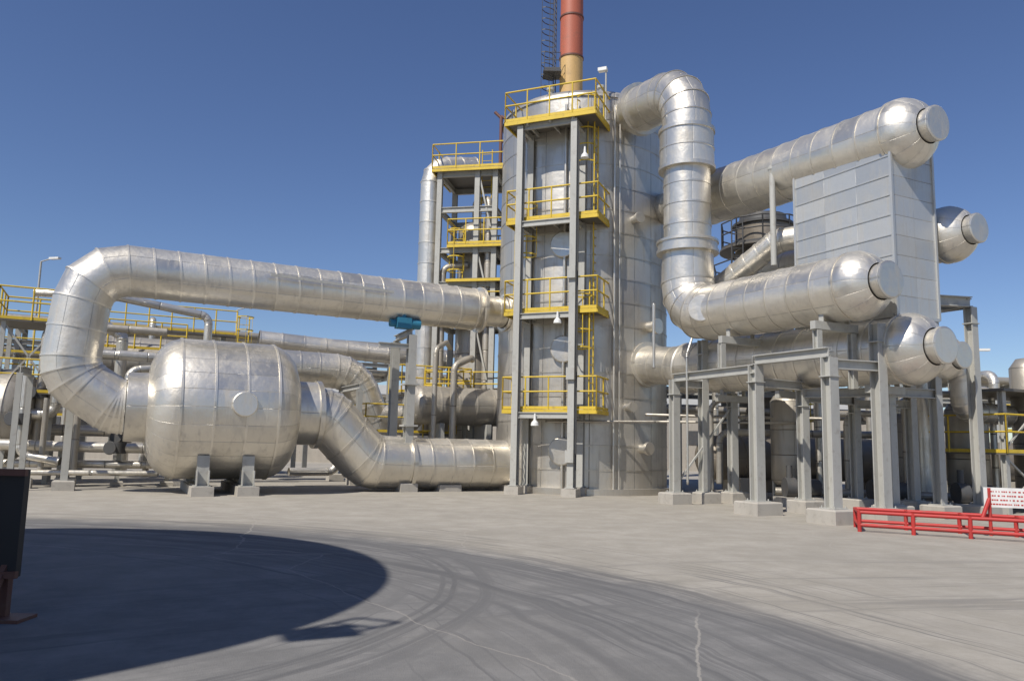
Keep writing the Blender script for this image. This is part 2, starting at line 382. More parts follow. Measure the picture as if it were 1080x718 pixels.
# ------------------------------------------------------------------ right side: vertical crossover duct V + B
def pt(s,t,z,r): q=ST(s,t,z); return (q.x,q.y,q.z,r)
o=Obj('crossover_gas_duct',(5.5,24.35,0))
mb=o('duct',ALU)
VA=(5.5,24.35)
top=[(4.0,27.45,13.55,.62),(4.35,26.7,13.55,.62),(4.45,26.5,13.5,.78),(VA[0],VA[1],13.3,.78),(VA[0],VA[1],11.6,.78)]
mb.tube(fillet(top,[0,0,0,1.15,0],4),n=48,plen=.6,nu=5)
mb.lathe((4.4,26.6,13.52),(top[2][0]-top[3][0],top[2][1]-top[3][1],.2),[(-.1,.7),(-.1,.93),(.14,.93),(.14,.6)],n=40,nu=1,cap=False,vstep=.1,v0=.2)
mb.tube([(VA[0],VA[1],11.75,.86),(VA[0],VA[1],10.5,.86)],n=48,plen=.7,nu=6)
mb.tube([(VA[0],VA[1],10.6,.74),(VA[0],VA[1],7.95,.74)],n=48,plen=.62,nu=6)
mb.lathe((VA[0],VA[1],7.72),ZX,[(0,.7),(0,.97),(.1,.97),(.1,.93),(.32,.93),(.32,.97),(.4,.97),(.4,.7)],n=48,nu=1,cap=False,vstep=.1,v0=.2)
mb.lathe((VA[0],VA[1],11.68),ZX,[(0,.86),(0,.9),(.12,.9),(.12,.78)],n=48,nu=1,cap=False,vstep=.1,v0=.2)
mb.lathe((VA[0],VA[1],10.44),ZX,[(0,.74),(0,.9),(.12,.9),(.12,.86)],n=48,nu=1,cap=False,vstep=.1,v0=.2)
low=[(VA[0],VA[1],7.8,.80),(VA[0],VA[1],5.72,.82)]
e=ST(15.8,-13.05,5.62)
low+= [(e.x,e.y,e.z,.80)]
mb.tube(fillet(low,[0,1.1,0],4),n=48,plen=.72,nu=7)
head(mb,e,UX,.80,.8,.56,.26)
nn=(UX*.55-VX*.8+ZX*.02).normalized()
c=ST(15.8,-18.3,5.68); disc(mb,c+nn*.76,nn,.40,.2)
o.done()
# ------------------------------------------------------------------ heat exchanger: box + upper A + lower D headers
o=Obj('box_heat_exchanger',ST(17.6,-14.5,0))
mb=o('upper_header',ALU)
mb.tube([pt(17.75,-24.2,10.6,.56),pt(17.75,-20.9,10.3,.56),pt(17.7,-20.4,10.15,.87),pt(17.65,-13.0,9.8,.87)],n=48,plen=.75,nu=7)
head(mb,ST(17.65,-13.0,9.8),(UX+ZX*-.03).normalized(),.87,.85,.52,.26)
mb.lathe(ST(17.75,-20.95,10.3),UX,[(-.1,.5),(-.1,.75),(.1,.75),(.1,.5)],n=40,nu=1,cap=False,vstep=.1,v0=.2)
mb=o('lower_header',ALU)
mb.tube([pt(16.6,-23.6,4.65,.66),pt(16.9,-21.4,4.4,.66),pt(17.1,-20.9,4.3,.84),pt(17.3,-12.8,4.17,.84)],n=48,plen=.75,nu=7)
head(mb,ST(17.3,-12.8,4.17),UX,.84,.8,.54,.26)
mb.lathe(ST(16.75,-22.6,4.55),UX,[(-.1,.5),(-.1,.8),(.05,.8),(.05,.5)],n=40,nu=1,cap=False,vstep=.1,v0=.2)
bx=o('casing',ALUB)
def panelbox(mb,s0,s1,t0,t1,z0,z1,pl=.85,ph=.62):
    c=[ST(s0,t0),ST(s1,t0),ST(s1,t1),ST(s0,t1)]
    for i in range(4):
        a,b_=c[i],c[(i+1)%4]; L=(b_-a).length; nu=max(1,round(L/pl));nv=max(1,round((z1-z0)/ph))
        mb.add([a+ZX*z0,b_+ZX*z0,b_+ZX*z1,a+ZX*z1],[(3,2,1,0)],[[(0,nv),(nu,nv),(nu,0),(0,0)]])
    mb.add([q+ZX*z1 for q in c],[(3,2,1,0)],[[(0,0),(1,0),(1,2),(0,2)]])
    mb.add([q+ZX*z0 for q in c],[(0,1,2,3)])
BT=-12.85; SR=18.6; BL=-16.0
panelbox(bx,17.0,SR,BL,BT,5.0,9.62,1.0,.52)
tr=o('casing_trim',ALUB)
for s_,t_ in((17.0,BL),(17.0,BT),(SR,BT)): tr.bar(ST(s_,t_,5.0),ST(s_,t_,9.64),.07,.07,up=UX)
for z in(5.0,9.6):
    tr.bar(ST(16.98,BL+.05,z),ST(16.98,BT-.05,z),.07,.08); tr.bar(ST(17.05,BT+.02,z),ST(SR-.05,BT+.02,z),.07,.08)
for k in range(1,9):
    z=5+4.62*k/9
    tr.bar(ST(16.99,BL+.05,z),ST(16.99,BT-.05,z),.02,.03)
tr2=o('drain_pipe',GREY)
tr2.cyl(ST(16.9,-16.75,7.0),ST(16.9,-16.75,9.95),.09,12); tr2.cyl(ST(16.9,-16.75,9.9),ST(16.9,-16.75,10.0),.13,12)
o.done()
o=Obj('rear_header_duct',ST(19.5,-13.5,0))
mb=o('duct',ALU)
mb.tube([pt(19.5,-20,7.5,.7),pt(19.5,-13.15,7.43,.7)],n=40,plen=.8,nu=5); head(mb,ST(19.5,-13.15,7.43),UX,.72,.75,.55,.22)
mb.tube([pt(19.4,-18,7.0,.6),pt(18.0,-18,6.2,.6)],n=32,plen=.6,nu=5)
o.done()
o=Obj('rear_header_duct',ST(19.6,-14,0))
mb=o('duct',ALU)
mb.tube([pt(19.6,-20,4.2,.6),pt(19.6,-13.6,4.2,.6)],n=40,plen=.8,nu=5); head(mb,ST(19.6,-13.6,4.2),UX,.6,.6,.6,.15)
o.done()
o=Obj('insulated_pipe',ST(21,-14,0))
mb=o('pipe',ALU)
mb.tube(fillet([pt(19.8,-15,4.1,.3),pt(21.9,-14.6,4.2,.3),pt(22.0,-14.6,2.9,.3),pt(26,-15.5,2.9,.3)],.45,4),n=24,plen=.8,nu=3)
mb.tube(fillet([pt(20,-16.5,4.9,.26),pt(22.2,-16.3,4.9,.26),pt(22.6,-16.3,3.0,.26),pt(22.6,-16.3,.4,.26)],.45,4),n=24,plen=.8,nu=3)
o.done()
o=Obj('inclined_branch_duct',ST(16.8,-18.5,0))
mb=o('duct',ALU)
mb.tube(fillet([pt(16.6,-20.6,6.2,.36),pt(16.9,-19.4,6.6,.36),pt(17.6,-17.3,7.95,.36),pt(18.2,-16.2,8.0,.36)],.5,3),n=32,plen=.5,nu=4)
o.done()
# dark vertical vessel behind
o=Obj('vertical_vessel',(10.6,33,0))
c=V3((10.55,32.5,0))
o('shell',BROWN).smoothlathe(c,ZX,[(i*1.0,1.15) for i in range(12)],n=48,nu=6)
o('top',DGREY).lathe(c,ZX,[(11,1.15),(11.0,1.25),(11.1,1.25),(11.1,1.0),(11.45,.95),(11.45,.2)],n=40,nu=6,cap=True)
railing(o('railing',DGREY),[c+ZX*10.0+V3((math.cos(k*math.pi/5),math.sin(k*math.pi/5),0))*1.75 for k in range(10)],closed=True)
o('deck',GRATE).lathe(c,ZX,[(9.92,1.2),(9.92,1.8),(10.0,1.8),(10.0,1.2)],n=30,cap=False)
railing(o('lower_railing',DGREY),[c+ZX*8.2+V3((math.cos(k*math.pi/5),math.sin(k*math.pi/5),0))*2.1 for k in range(10)],closed=True)
o('lower_deck',GRATE).lathe(c,ZX,[(8.1,1.2),(8.1,2.15),(8.2,2.15),(8.2,1.2)],n=30,cap=False)
for k in range(4): 
    a=k*math.pi/2+.5; q=c+V3((math.cos(a),math.sin(a),0))*2.0; o('legs',GREY).hbeam(q,q+ZX*8.1,.2,.2)
ladder(o('ladder',DGREY),c+V3((-1.5,-1.4,0)),8.2,10.0,(1,0,0),(0,-1,0),cage=False)
o.done()
# ------------------------------------------------------------------ steel support frames, right
o=Obj('steel_support_frame',(7.5,18.5,0))
st=o('columns',GREY);ft=o('footings',CONC);bm=o('beams',GREY)
colsR={'a':((4.96,23.86),3.7),'b':((5.97,24.4),5.0),'c':((6.42,20.6),3.85),'d':((8.0,21.6),3.3),'e':((7.53,18.55),3.85),
 'f':((9.94,22.79),3.2),'g':((8.88,18.95),4.75),'g2':((9.75,20.3),3.3),'h':((11.26,22.19),5.6),'i':((11.2,20.75),5.6),'j':((12.42,21.05),5.6),'k':((7.0,24.9),3.4)}
for k_,((x,y),z) in colsR.items():
    w=.28 if k_ in'ceg' else .24
    st.hbeam((x,y,.3),(x,y,z),w,w,up=UX,t=.03); footing(ft,x,y,.85 if k_ in 'ceg' else .7,.32)
    st.box((x,y,.34),w+.16,w+.16,.03)
    for sx,sy in((-1,-1),(1,-1),(1,1),(-1,1)): st.cyl(V3((x,y,.34))+VX*sx*(w/2+.04)+UX*sy*(w/2+.04),V3((x,y,.40))+VX*sx*(w/2+.04)+UX*sy*(w/2+.04),.018,6)
    for zz in (z-.45,): st.obox(V3((x,y,zz)),VX*(w/2+.03),UX*(w/2+.03),ZX*.012)
def cp(k_,z): (x,y),_=colsR[k_]; return V3((x,y,z))
for a,b_,z in(('c','e',3.98),('e','g',3.7),('a','c',3.75),('c','d',3.4),('d','g2',3.2),('d','f',3.1),('a','b',3.6),('g2','i',3.2),('h','j',5.7),('i','h',5.5),('f','h',3.0)):
    bm.hbeam(cp(a,z),cp(b_,z),.2,.24)
bm.hbeam(ST(17.0,-13.15,4.82),cp('i',4.82),.2,.24); bm.hbeam(cp('i',5.72),cp('j',5.74),.22,.28); bm.hbeam(ST(18.8,-13.1,5.72),cp('i',5.72),.22,.28)
bm.hbeam(cp('j',5.72),ST(20.4,-17,5.72),.22,.28)
for s_,zc,r,ts in((17.3,4.17,.84,(-13.5,-16.5,-19)),(15.8,5.62,.8,(-13.7,-17.0))):
    for t_ in ts:
        bm.box(ST(s_,t_,zc-r-.12),1.5 if s_<17 else 1.3,.16,.2); 
        for sg in(-1,1): bm.obox(ST(s_+sg*.45,t_,zc-r+.05),VX*.015,UX*.07,ZX*.14)
for s_,t_ in((15.2,-13.7),(16.4,-13.7),(15.1,-17.0),(16.5,-17.0)): st.hbeam(ST(s_,t_,3.9 if s_<16 else 3.2),ST(s_,t_,4.58),.16,.16)
bm.bar(cp('a',.5),cp('k',3.0),.05,.05)
pp=o('small_pipes',ALU)
pp.pipe([ST(15.0,-18.4,.6),ST(15.0,-18.4,4.4),ST(15.2,-18.4,4.9)],.035); pp.pipe([ST(14.4,-19.2,4.0),ST(14.4,-19.2,6.0)],.045)
o.done()
# ------------------------------------------------------------------ chimney
o=Obj('striped_chimney',(2.72,38,0)); c=V3((2.72,38,0))
o('red_section',paint('chimney_red',(.46,.13,.075),wear=.35,scale=2)).smoothlathe(c+ZX*21.2,ZX,[(i*2.5,.585-i*.004) for i in range(5)],n=32,nu=2)
o('yellow_section',paint('chimney_ochre',(.62,.40,.16),wear=.35,scale=2)).smoothlathe(c,ZX,[(0,.6),(21.2,.59)],n=32,nu=2)
o('bands',RUST).lathe(c+ZX*21.2,ZX,[(-.04,.58),(-.04,.63),(.04,.63),(.04,.58)],n=32,cap=False)
o('bands2',RUST).lathe(c+ZX*23.4,ZX,[(-.04,.58),(-.04,.62),(.04,.62),(.04,.58)],n=32,cap=False)
ladder(o('ladder',DGREY),c+V3((-.85,-.1,0)),12,31,(.3,1,0),(-1,-.3,0),w=.4)
o('platform',DGREY).box(c+V3((-1.0,-.3,20.2)),.9,1.0,.08,(1,0,0),(0,1,0))
railing(o('railing',DGREY),[c+V3((-1.4,-.8,20.24)),c+V3((-.6,-.8,20.24))],h=.9,r=.02)
o.done()
# ------------------------------------------------------------------ left background stair tower structure
o=Obj('equipment_access_structure',(-2.2,34,0))
st=o('columns',GREY);dk=o('decks',GRATE);yl=o('railings',YEL);ed=o('deck_edges',YEL)
A=V3((-3.3,33.4,0));F1=V3((.97,-.2,0)).normalized();F2=V3((.2,.97,0)).normalized()
cs=[A,A+F1*2.5,A+F2*2.4,A+F1*2.5+F2*2.4,A+F1*1.7]
for c in cs: st.hbeam(c,c+ZX*13.6,.22,.22,up=F2)
for z in(3.5,6.9,8.6,10.1,11.9,13.5):
    st.hbeam(A+ZX*(z-.2),A+F1*2.5+ZX*(z-.2),.14,.24); st.hbeam(A+F2*2.4+ZX*(z-.2),A+F1*2.5+F2*2.4+ZX*(z-.2),.14,.24)
    st.hbeam(A+ZX*(z-.2),A+F2*2.4+ZX*(z-.2),.14,.24); st.hbeam(A+F1*2.5+ZX*(z-.2),A+F1*2.5+F2*2.4+ZX*(z-.2),.14,.24)
    if z==11.9: continue
    q=lambda a,b_: A+F1*a+F2*b_+ZX*z
    x0,x1=(-.3,2.9) if z in(3.5,13.5) else (.5,2.9)
    dk.obox((q(x0,-.3)+q(x1,2.6))/2-ZX*.03,F1*(x1-x0)/2,F2*1.45,ZX*.03)
    for P_,Q_ in((q(x0,-.3),q(x1,-.3)),(q(x0,-.3),q(x0,2.6)),(q(x1,-.3),q(x1,2.6))): ed.bar(P_-ZX*.08,Q_-ZX*.08,.05,.12)
    if z!=8.6: railing(yl,[q(x0,2.6),q(x0,-.3),q(x1,-.3),q(x1,2.6),q(x0,2.6)])
for z0,z1 in((3.5,6.9),(6.9,10.1),(10.1,13.5)):
    st.bar(A+F1*2.5+ZX*z0,A+F1*1.7+ZX*z1,.07,.07)
ladder(yl,A+F1*2.0+F2*.4,10.1,13.5,F1,-F2,cage=False); ladder(yl,A+F1*.8+F2*.4,6.9,10.1,F1,-F2)
rd=o('red_davit',RUST); p=A+F1*2.45+F2*1
rd.cyl(p+ZX*13.5,p+ZX*16.2,.08,10);rd.cyl(p+ZX*16.2,p+ZX*16.5+F1*-.3,.07,8);rd.cyl(p+ZX*16.3,p+F1*.9+ZX*15.6,.06,8);rd.cyl(p+ZX*15,p+F1*.8+ZX*15.65,.04,8)
dc=o('vertical_duct',ALU); 
dc.tube(fillet([(-3.75,34.2,2,.5),(-3.75,34.2,13.9,.5),(-1.9,35.2,14.3,.5)],.9,3),n=32,plen=.9,nu=4)
vv=o('inner_vessel',ALUD); vv.smoothlathe(A+F1*1.3+F2*1.5,ZX,[(i*1.1,.8) for i in range(11)],n=32,nu=5); vv.smoothlathe(A+F1*1.3+F2*1.5,ZX,[(11,.8),(11.2,.75),(11.4,.5),(11.5,.01)],n=32,nu=5)
vv.pipe([A+F1*.2+F2*.2+ZX*1,A+F1*.2+F2*.2+ZX*9.2,A+F1*1.2+F2*.6+ZX*9.4],.14); vv.pipe([A+F1*2.2+F2*.2+ZX*3,A+F1*2.2+F2*.2+ZX*12.2,A+F1*1.3+F2*1.2+ZX*12.4,A+F1*1.3+F2*1.5+ZX*11.2],.16)
o.done()
# ------------------------------------------------------------------ background ducts left
o=Obj('background_elbow_duct',(-6,32,0))
mb=o('duct',ALU)
mb.tube(fillet([(-11.5,30.6,4.55,.72),(-6.6,33.1,4.5,.72),(-5.3,33.7,1.2,.72),(-5.3,33.7,.2,.72)],[0,1.3,.4,0],4),n=36,plen=.75,nu=5)
mb.tube([(-5.9,33.3,2.6,.6),(-2,35.2,2.6,.6)],n=32,plen=.75,nu=5)
o.done()
o=Obj('background_gas_duct',(-8,34,0)); mb=o('duct',ALU)
mb.tube([(-11,34,5.9,.42),(-3.2,37.4,5.5,.42)],n=32,plen=.9,nu=4)
o.done()
# pipe rack
o=Obj('pipe_rack',(-10,36,0))
st=o('frame',GREY);pp=o('pipes',ALU);yl=o('railings',YEL);pd=o('dark_pipes',ALUD)
def RK(a,b_,z): return V3((-24,30.5,0))+VX*a+V3((-.447,.894,0))*b_+ZX*z
for a in range(0,24,4):
    for b_ in(0,2.6):
        st.hbeam(RK(a,b_,0),RK(a,b_,6.2),.2,.2)
    for z in(3.6,4.8,6.1): st.hbeam(RK(a,-.3,z),RK(a,2.9,z),.16,.2)
for b_ in(0,2.6): st.hbeam(RK(0,b_,5.4),RK(20,b_,5.4),.14,.2)
for i,(b_,z,r) in enumerate([(.2,6.4,.17),(.75,6.35,.12),(1.2,6.4,.2),(1.8,6.35,.12),(2.3,6.4,.22),(.3,5.05,.14),(.9,5.05,.2),(1.6,5.0,.12),(2.2,5.05,.16),(.4,3.85,.12),(1.0,3.85,.2),(1.9,3.85,.15),(.3,2.6,.1),(1.1,2.7,.16)]):
    (pp if i%3 else pd).cyl(RK(-6,b_,z),RK(22+i%3,b_,z),r,16)
for b_,z,r,a in((.2,6.4,.17,3),(.2,6.4,.17,9),(-.1,5.05,.14,6),(-.1,3.85,.12,13),(.1,5.05,.1,10.6),(.1,3.85,.12,11.2),(.1,5.05,.13,14.6),(.1,3.85,.09,4.4),(.1,3.85,.14,5.1)):
    pp.pipe([RK(a,b_,z),RK(a,b_-.5,z+.35),RK(a,-.7,z+.2),RK(a,-.7,.4)],r*.8)
railing(yl,[RK(7.0,-.5,6.3),RK(12.5,-.5,6.3)]);railing(yl,[RK(2.0,-.6,4.9),RK(5.5,-.6,4.9)]);railing(yl,[RK(12.5,-.6,3.6),RK(15,-.6,3.6)]);railing(yl,[RK(5.0,-.7,2.4),RK(10,-.7,2.4)])
o('walkway_grating',GRATE).obox((RK(7,-.5,6.25)+RK(12.5,-.1,6.25))/2,VX*2.75,UX*.2,ZX*.03)
ladder(yl,RK(6.5,-.6,0),.2,6.2,VX,UX); ladder(yl,RK(12.8,-.6,0),.2,6.2,VX,UX)
o.done()
o=Obj('process_pipework',(-14,26,0))
pp=o('insulated_pipes',ALU);pd=o('dull_pipes',ALUD)
pp.pipe([(-17.5,28,5.6),(-14.9,28.6,5.6),(-14.3,28.7,5.3),(-14.3,28.7,1.0)],.2)
pp.pipe([(-16.9,27.4,6.6),(-14.3,27.9,6.6),(-11.5,29.5,6.2),(-11.5,29.5,1.0)],.15)
pp.pipe([(-16.2,25.2,1.3),(-13.2,26.2,1.25),(-10.9,27,1.25),(-10.9,27,.3)],.17)
pp.pipe([(-16.6,25.6,.7),(-12.2,26.6,.7),(-10.6,27.4,.7)],.13)
pp.pipe([(-15.4,25.0,3.6),(-15.4,25.0,1.0),(-14.2,25.2,.8)],.13)
pd.pipe([(-14.8,25.2,2.8),(-14.8,25.2,.4)],.09); pd.pipe([(-14.0,25.6,2.6),(-14.0,25.6,.4)],.11)
pp.pipe([(-16.9,26,2.3),(-15.2,26.4,2.3),(-15.2,26.4,4.4),(-13.6,27,4.4),(-12,28,4.4)],.18)
pd.pipe([(-17,27,3.1),(-12,29,3.1)],.22); pp.pipe([(-17,27.5,1.8),(-11,30.2,1.8),(-7.5,31.5,1.8)],.2)
pp.pipe([(-7.9,28.6,.5),(-6.4,29.6,.5),(-6.4,29.6,1.6),(-4.5,30.5,1.6)],.15)
pp.pipe([(-16,24.6,.45),(-13.4,25.6,.45),(-11.5,26.2,.45)],.09); pd.pipe([(-15.8,26.5,1.0),(-15.8,26.5,5.2),(-14.8,27.2,5.4),(-12.5,28.3,5.4)],.14)
pp.pipe([(-13.2,27.2,.3),(-13.2,27.2,3.9),(-12.2,27.9,4.1),(-10.5,28.8,4.1)],.16); pd.pipe([(-12.3,27.0,.3),(-12.3,27.0,2.2),(-13.4,26.6,2.4)],.1)
for x,y in((-16.2,25.4),(-14.6,25.9),(-13,26.5),(-11.6,27.1)): o('supports',GREY).hbeam((x,y,0),(x,y,1.1),.14,.14); footing(o('footings',CONC),x,y,.4,.15)
for (x,y,z) in((-15.4,25.0,2.1),(-14.3,28.7,2.4),(-12.9,26.25,1.25),(-13.2,27.2,1.6),(-15.8,26.5,3.0)):
    v_=o('valves',DGREY); v_.cyl((x,y,z-.18),(x,y,z+.18),.24,12); v_.cyl((x,y-.1,z),(x,y-.55,z),.05,8); v_.lathe((x,y-.55,z),(0,-1,0),[(0,.2),(.03,.22),(.06,.2)],n=16)
o.done()
o=Obj('insulated_storage_vessel',(-17,27.2,0)); c=V3((-17.2,26.6,0))
mb=o('shell',ALUD); mb.tube([(-21,25.5,2.3,1.5),(-16.6,26.6,2.3,1.5)],n=48,plen=.9,nu=8); mb.smoothlathe((-16.6,26.6,2.3),V3((4.4,1.1,0)),[(0,1.5),(.3,1.38),(.5,1.1),(.62,.6),(.65,.01)],n=48,nu=8)
o('saddle',GREY).box((-17.6,26.35,.45),.3,2.2,.9)
o.done()
o=Obj('insulated_storage_vessel',(-13,31,0))
mb=o('shell',ALUD); mb.tube([(-17.5,30.2,4.6,.95),(-12.4,32.6,4.6,.95)],n=40,plen=.9,nu=6); mb.smoothlathe((-12.4,32.6,4.6),V3((5.1,2.4,0)),[(0,.95),(.2,.86),(.35,.6),(.42,.01)],n=40,nu=6)
s_=o('stand',GREY)
for x,y in((-16.5,30.7),(-13.3,32.2)):
    s_.box((x,y,3.6),.3,1.6,.3); 
    for k in(-.8,.8): s_.hbeam(V3((x,y,0))+UX*k,V3((x,y,3.5))+UX*k,.2,.2)
railing(o('railing',YEL),[(-17.2,29.2,5.0),(-13.0,31.2,5.0)])
o.done()
o=Obj('valve_access_platform',(-18,28,0)); A=V3((-16.9,25.9,0))
st=o('columns',GREY);yl=o('railings',YEL)
for a in(0,1.6):
    for b_ in(0,2): st.hbeam(A+VX*a-UX*b_,A+VX*a-UX*b_+ZX*5.4,.14,.14)
for z in(3.0,5.4):
    q=lambda a,b_: A+VX*a-UX*b_+ZX*z
    o('decks',GRATE).obox((q(-.2,-.2)+q(1.8,2.2))/2,VX*1.0,UX*1.2,ZX*.04); railing(yl,[q(-.2,-.2),q(1.8,-.2),q(1.8,2.2),q(-.2,2.2)],closed=True)
st.bar(A+ZX*.3,A+VX*1.6+ZX*2.9,.06,.06); st.bar(A+VX*1.6+ZX*.3,A+ZX*2.9,.06,.06);st.bar(A+ZX*3.1,A+VX*1.6+ZX*5.3,.06,.06); st.bar(A+VX*1.6+ZX*3.1,A+ZX*5.3,.06,.06)
o.done()
def goalpost(name,pts,ztop,w=.22):
    o=Obj(name,(pts[0][0],pts[0][1],0))
    for x,y in pts: o('columns',GREY).hbeam((x,y,.25),(x,y,ztop),w,w,up=UX); footing(o('footings',CONC),x,y,.6,.28)
    for a,b_ in zip(pts,pts[1:]): o('beam',GREY).hbeam((a[0],a[1],ztop+.12),(b_[0],b_[1],ztop+.12),.18,.22)
    return o
o=goalpost('duct_support_frame',[(-3.45,26.9),(-4.3,28.9)],5.3,.28)
tm=o('valve_motor',TEAL); m_=V3((-3.75,26.75,5.68)); tm.box(m_,.5,.36,.36); tm.cyl(m_+VX*.25,m_+VX*.6,.17,14); tm.cyl(m_-VX*.25-UX*.1,m_-VX*.45-UX*.1,.13,14); tm.cyl(m_+ZX*.18,m_+ZX*.4,.11,12)
for z in(2.2,3.6): o('brackets',GREY).box((-3.45,26.9,z),.5,.5,.06)
o('arm',GREY).hbeam((-3.45,26.9,4.9),(-4.5,26.4,4.9),.12,.16)
o.done()
goalpost('duct_support_frame',[(-13.3,23.9),(-14.2,25.6)],3.6,.2).done()
goalpost('duct_support_frame',[(-14.5,23.2),(-14.9,24.4)],3.4,.16).done()
goalpost('duct_support_frame',[(-5.8,30.2),(-7.2,33)],3.6,.2).done()
o=Obj('walkway_platform',(-5,30.5,0)); A=V3((-5.6,30.6,0))
for z,L0,L1 in((2.0,0,3.8),(3.6,1.4,4.4)):
    q=lambda a,b_: A+VX*a-UX*b_+ZX*z
    o('deck',GRATE).obox((q(L0,0)+q(L1,1.6))/2-ZX*.04,VX*(L1-L0)/2,UX*.8,ZX*.04); railing(o('railings',YEL),[q(L0,1.6),q(L0,0),q(L1,0),q(L1,1.6)])
    for a in(L0+.2,L1-.2): o('columns',GREY).hbeam(q(a,.1)-ZX*z,q(a,.1)-ZX*.08,.14,.14)
ladder(o('ladder',YEL),A+VX*2.6,0,3.6,VX,UX)
o.done()
o=Obj('horizontal_condenser',(-2,32,0)); mb=o('shell',ALUD)
mb.tube([(-3.6,30.9,3.1,.75),(-.2,32.3,3.1,.75)],n=32,plen=.8,nu=5); mb.smoothlathe((-3.6,30.9,3.1),V3((-3.4,-1.4,0)),[(0,.75),(.15,.7),(.3,.5),(.36,.01)],n=32,nu=5)
for x,y in((-2.9,31.2),(-1.1,31.9)): o('stand',GREY).box((x,y,1.2),.2,1.2,2.4)
mb.pipe([(-2.2,30.2,.4),(-2.2,30.2,4.6),(-1.6,31,5.0),(-1.6,31.7,5.0)],.13); mb.pipe([(-2.9,29.9,.4),(-2.9,29.9,5.2),(-2.6,31,5.6),(-2.6,33,5.6)],.1)
o.done()
# ------------------------------------------------------------------ right background clutter
o=Obj('horizontal_storage_tank',(14,29,0)); mb=o('shell',BROWN)
mb.tube([(6.8,27.2,1.35,.75),(19.5,29.5,1.35,.75)],n=36,plen=1.1,nu=6); mb.smoothlathe((6.8,27.2,1.35),V3((-12.7,-2.3,0)),[(0,.75),(.15,.7),(.3,.45),(.36,.01)],n=36,nu=6)
for k in range(5): o('saddles',CONC).box((7.8+k*2.6,27.38+k*.47,.35),.35,1.3,.7,(1,.18,0),(-.18,1,0))
o.done()
o=Obj('pipe_rack',(14,31,0)); st=o('frame',GREY);pp=o('pipes',ALU);pd=o('dark_pipes',ALUD);yl=o('railings',YEL)
def RR(a,b_,z): return V3((6.5,30.5,0))+V3((.98,.17,0))*a+V3((-.17,.98,0))*b_+ZX*z
for a in range(0,22,3):
    for b_ in(0,2.4): st.hbeam(RR(a,b_,0),RR(a,b_,4.6),.2,.2,up=V3((0,1,0)))
    for z in(2.9,4.5): st.hbeam(RR(a,-.3,z),RR(a,2.7,z),.16,.2)
for b_ in(0,2.4): st.hbeam(RR(0,b_,3.8),RR(21,b_,3.8),.14,.2)
for i,(b_,z,r) in enumerate([(.2,4.75,.16),(.7,4.75,.2),(1.4,4.75,.12),(2.0,4.8,.25),(.2,3.15,.14),(.8,3.15,.22),(1.6,3.1,.12),(2.1,3.15,.16),(.3,3.9,.12),(1.2,3.95,.14)]): (pp if i%2 else pd).cyl(RR(-1,b_,z),RR(24,b_,z),r,14)
for a,r in((1.2,.12),(2.1,.08),(4,.16),(5.4,.1),(7.2,.1),(7.7,.14),(9.1,.09),(10.5,.12),(12.1,.1),(13.4,.2),(16.2,.12)):
    pp.pipe([RR(a,.5,4.9),RR(a,-.7,4.9),RR(a,-.7,.4)],r)
ladder(yl,RR(4.6,-.9,0),.1,4.4,(1,0,0),(0,-1,0)); ladder(yl,RR(14.8,-.9,0),.1,4.4,(1,0,0),(0,-1,0))
railing(yl,[RR(5,-.5,4.5),RR(9,-.5,4.5)]);railing(yl,[RR(13,-.5,2.6),RR(18,-.5,2.6)])
o.done()
o=Obj('vertical_separator_vessel',(9.3,26,0))
for (x,y,r,h,m_) in((9.0,25.6,.55,3.2,ALUD),(12.3,25.0,.4,2.6,BROWN),(14.2,24.6,.6,3.0,ALUD)):
    mb=o('shell_%d'%int(x),m_); c=V3((x,y,0)); mb.smoothlathe(c,ZX,[(.5,.01),(.55,r*.7),(.7,r),(1.5,r),(2.3,r),(h,r),(h+.2,r*.8),(h+.3,.01)],n=32,nu=4)
    for k in range(3):
        a=k*2.1+.4; o('legs',GREY).bar(c+V3((math.cos(a),math.sin(a),0))*r*.9,c+V3((math.cos(a),math.sin(a),0))*r*.9+ZX*.9,.08,.08)
    o('pipes',ALU).pipe([c+ZX*(h+.1),c+ZX*(h+.7),c+V3((1.2,.6,h+.7)),c+V3((1.2,.6,.2))],.1)
o.done()
o=Obj('equipment_access_structure',(15,22,0)); A=V3((14.1,22.6,0)); st=o('columns',GREY);yl=o('railings',YEL)
for a in(0,2.2,4.4):
    for b_ in(0,2.2): st.hbeam(A+VX*a-UX*b_,A+VX*a-UX*b_+ZX*3.5,.16,.16)
for z in(1.7,3.5):
    q=lambda a,b_: A+VX*a-UX*b_+ZX*z
    o('decks',GRATE).obox((q(-.2,-.2)+q(4.6,2.4))/2,VX*2.4,UX*1.3,ZX*.04)
    if z<2: railing(yl,[q(-.2,2.4),q(-.2,-.2),q(4.6,-.2)])
for a in(0,2.2): st.bar(A+VX*a+ZX*.2,A+VX*(a+2.2)+ZX*1.6,.05,.05); st.bar(A+VX*(a+2.2)+ZX*.2,A+VX*a+ZX*1.6,.05,.05); st.bar(A+VX*a+ZX*1.8,A+VX*(a+2.2)+ZX*3.4,.05,.05)
ladder(yl,A+VX*1.1+UX*.3,0,3.5,VX,UX,cage=False)
o('vessel',ALUD).smoothlathe(A+VX*3.2-UX*1.1,ZX,[(0,.5),(1,.5),(2,.5),(3,.5),(4.4,.5),(4.7,.3),(4.75,.01)],n=28,nu=4)
o.done()
o=Obj('process_pipework',(6,26,0)); pp=o('insulated_pipes',ALUD)
pp.pipe([(4.6,26.9,2.75),(6.5,26.2,2.7),(11,24.6,2.65)],.05); pp.pipe([(1.2,26.95,2.45),(4.9,26.4,2.5),(9,24.9,2.5)],.04)
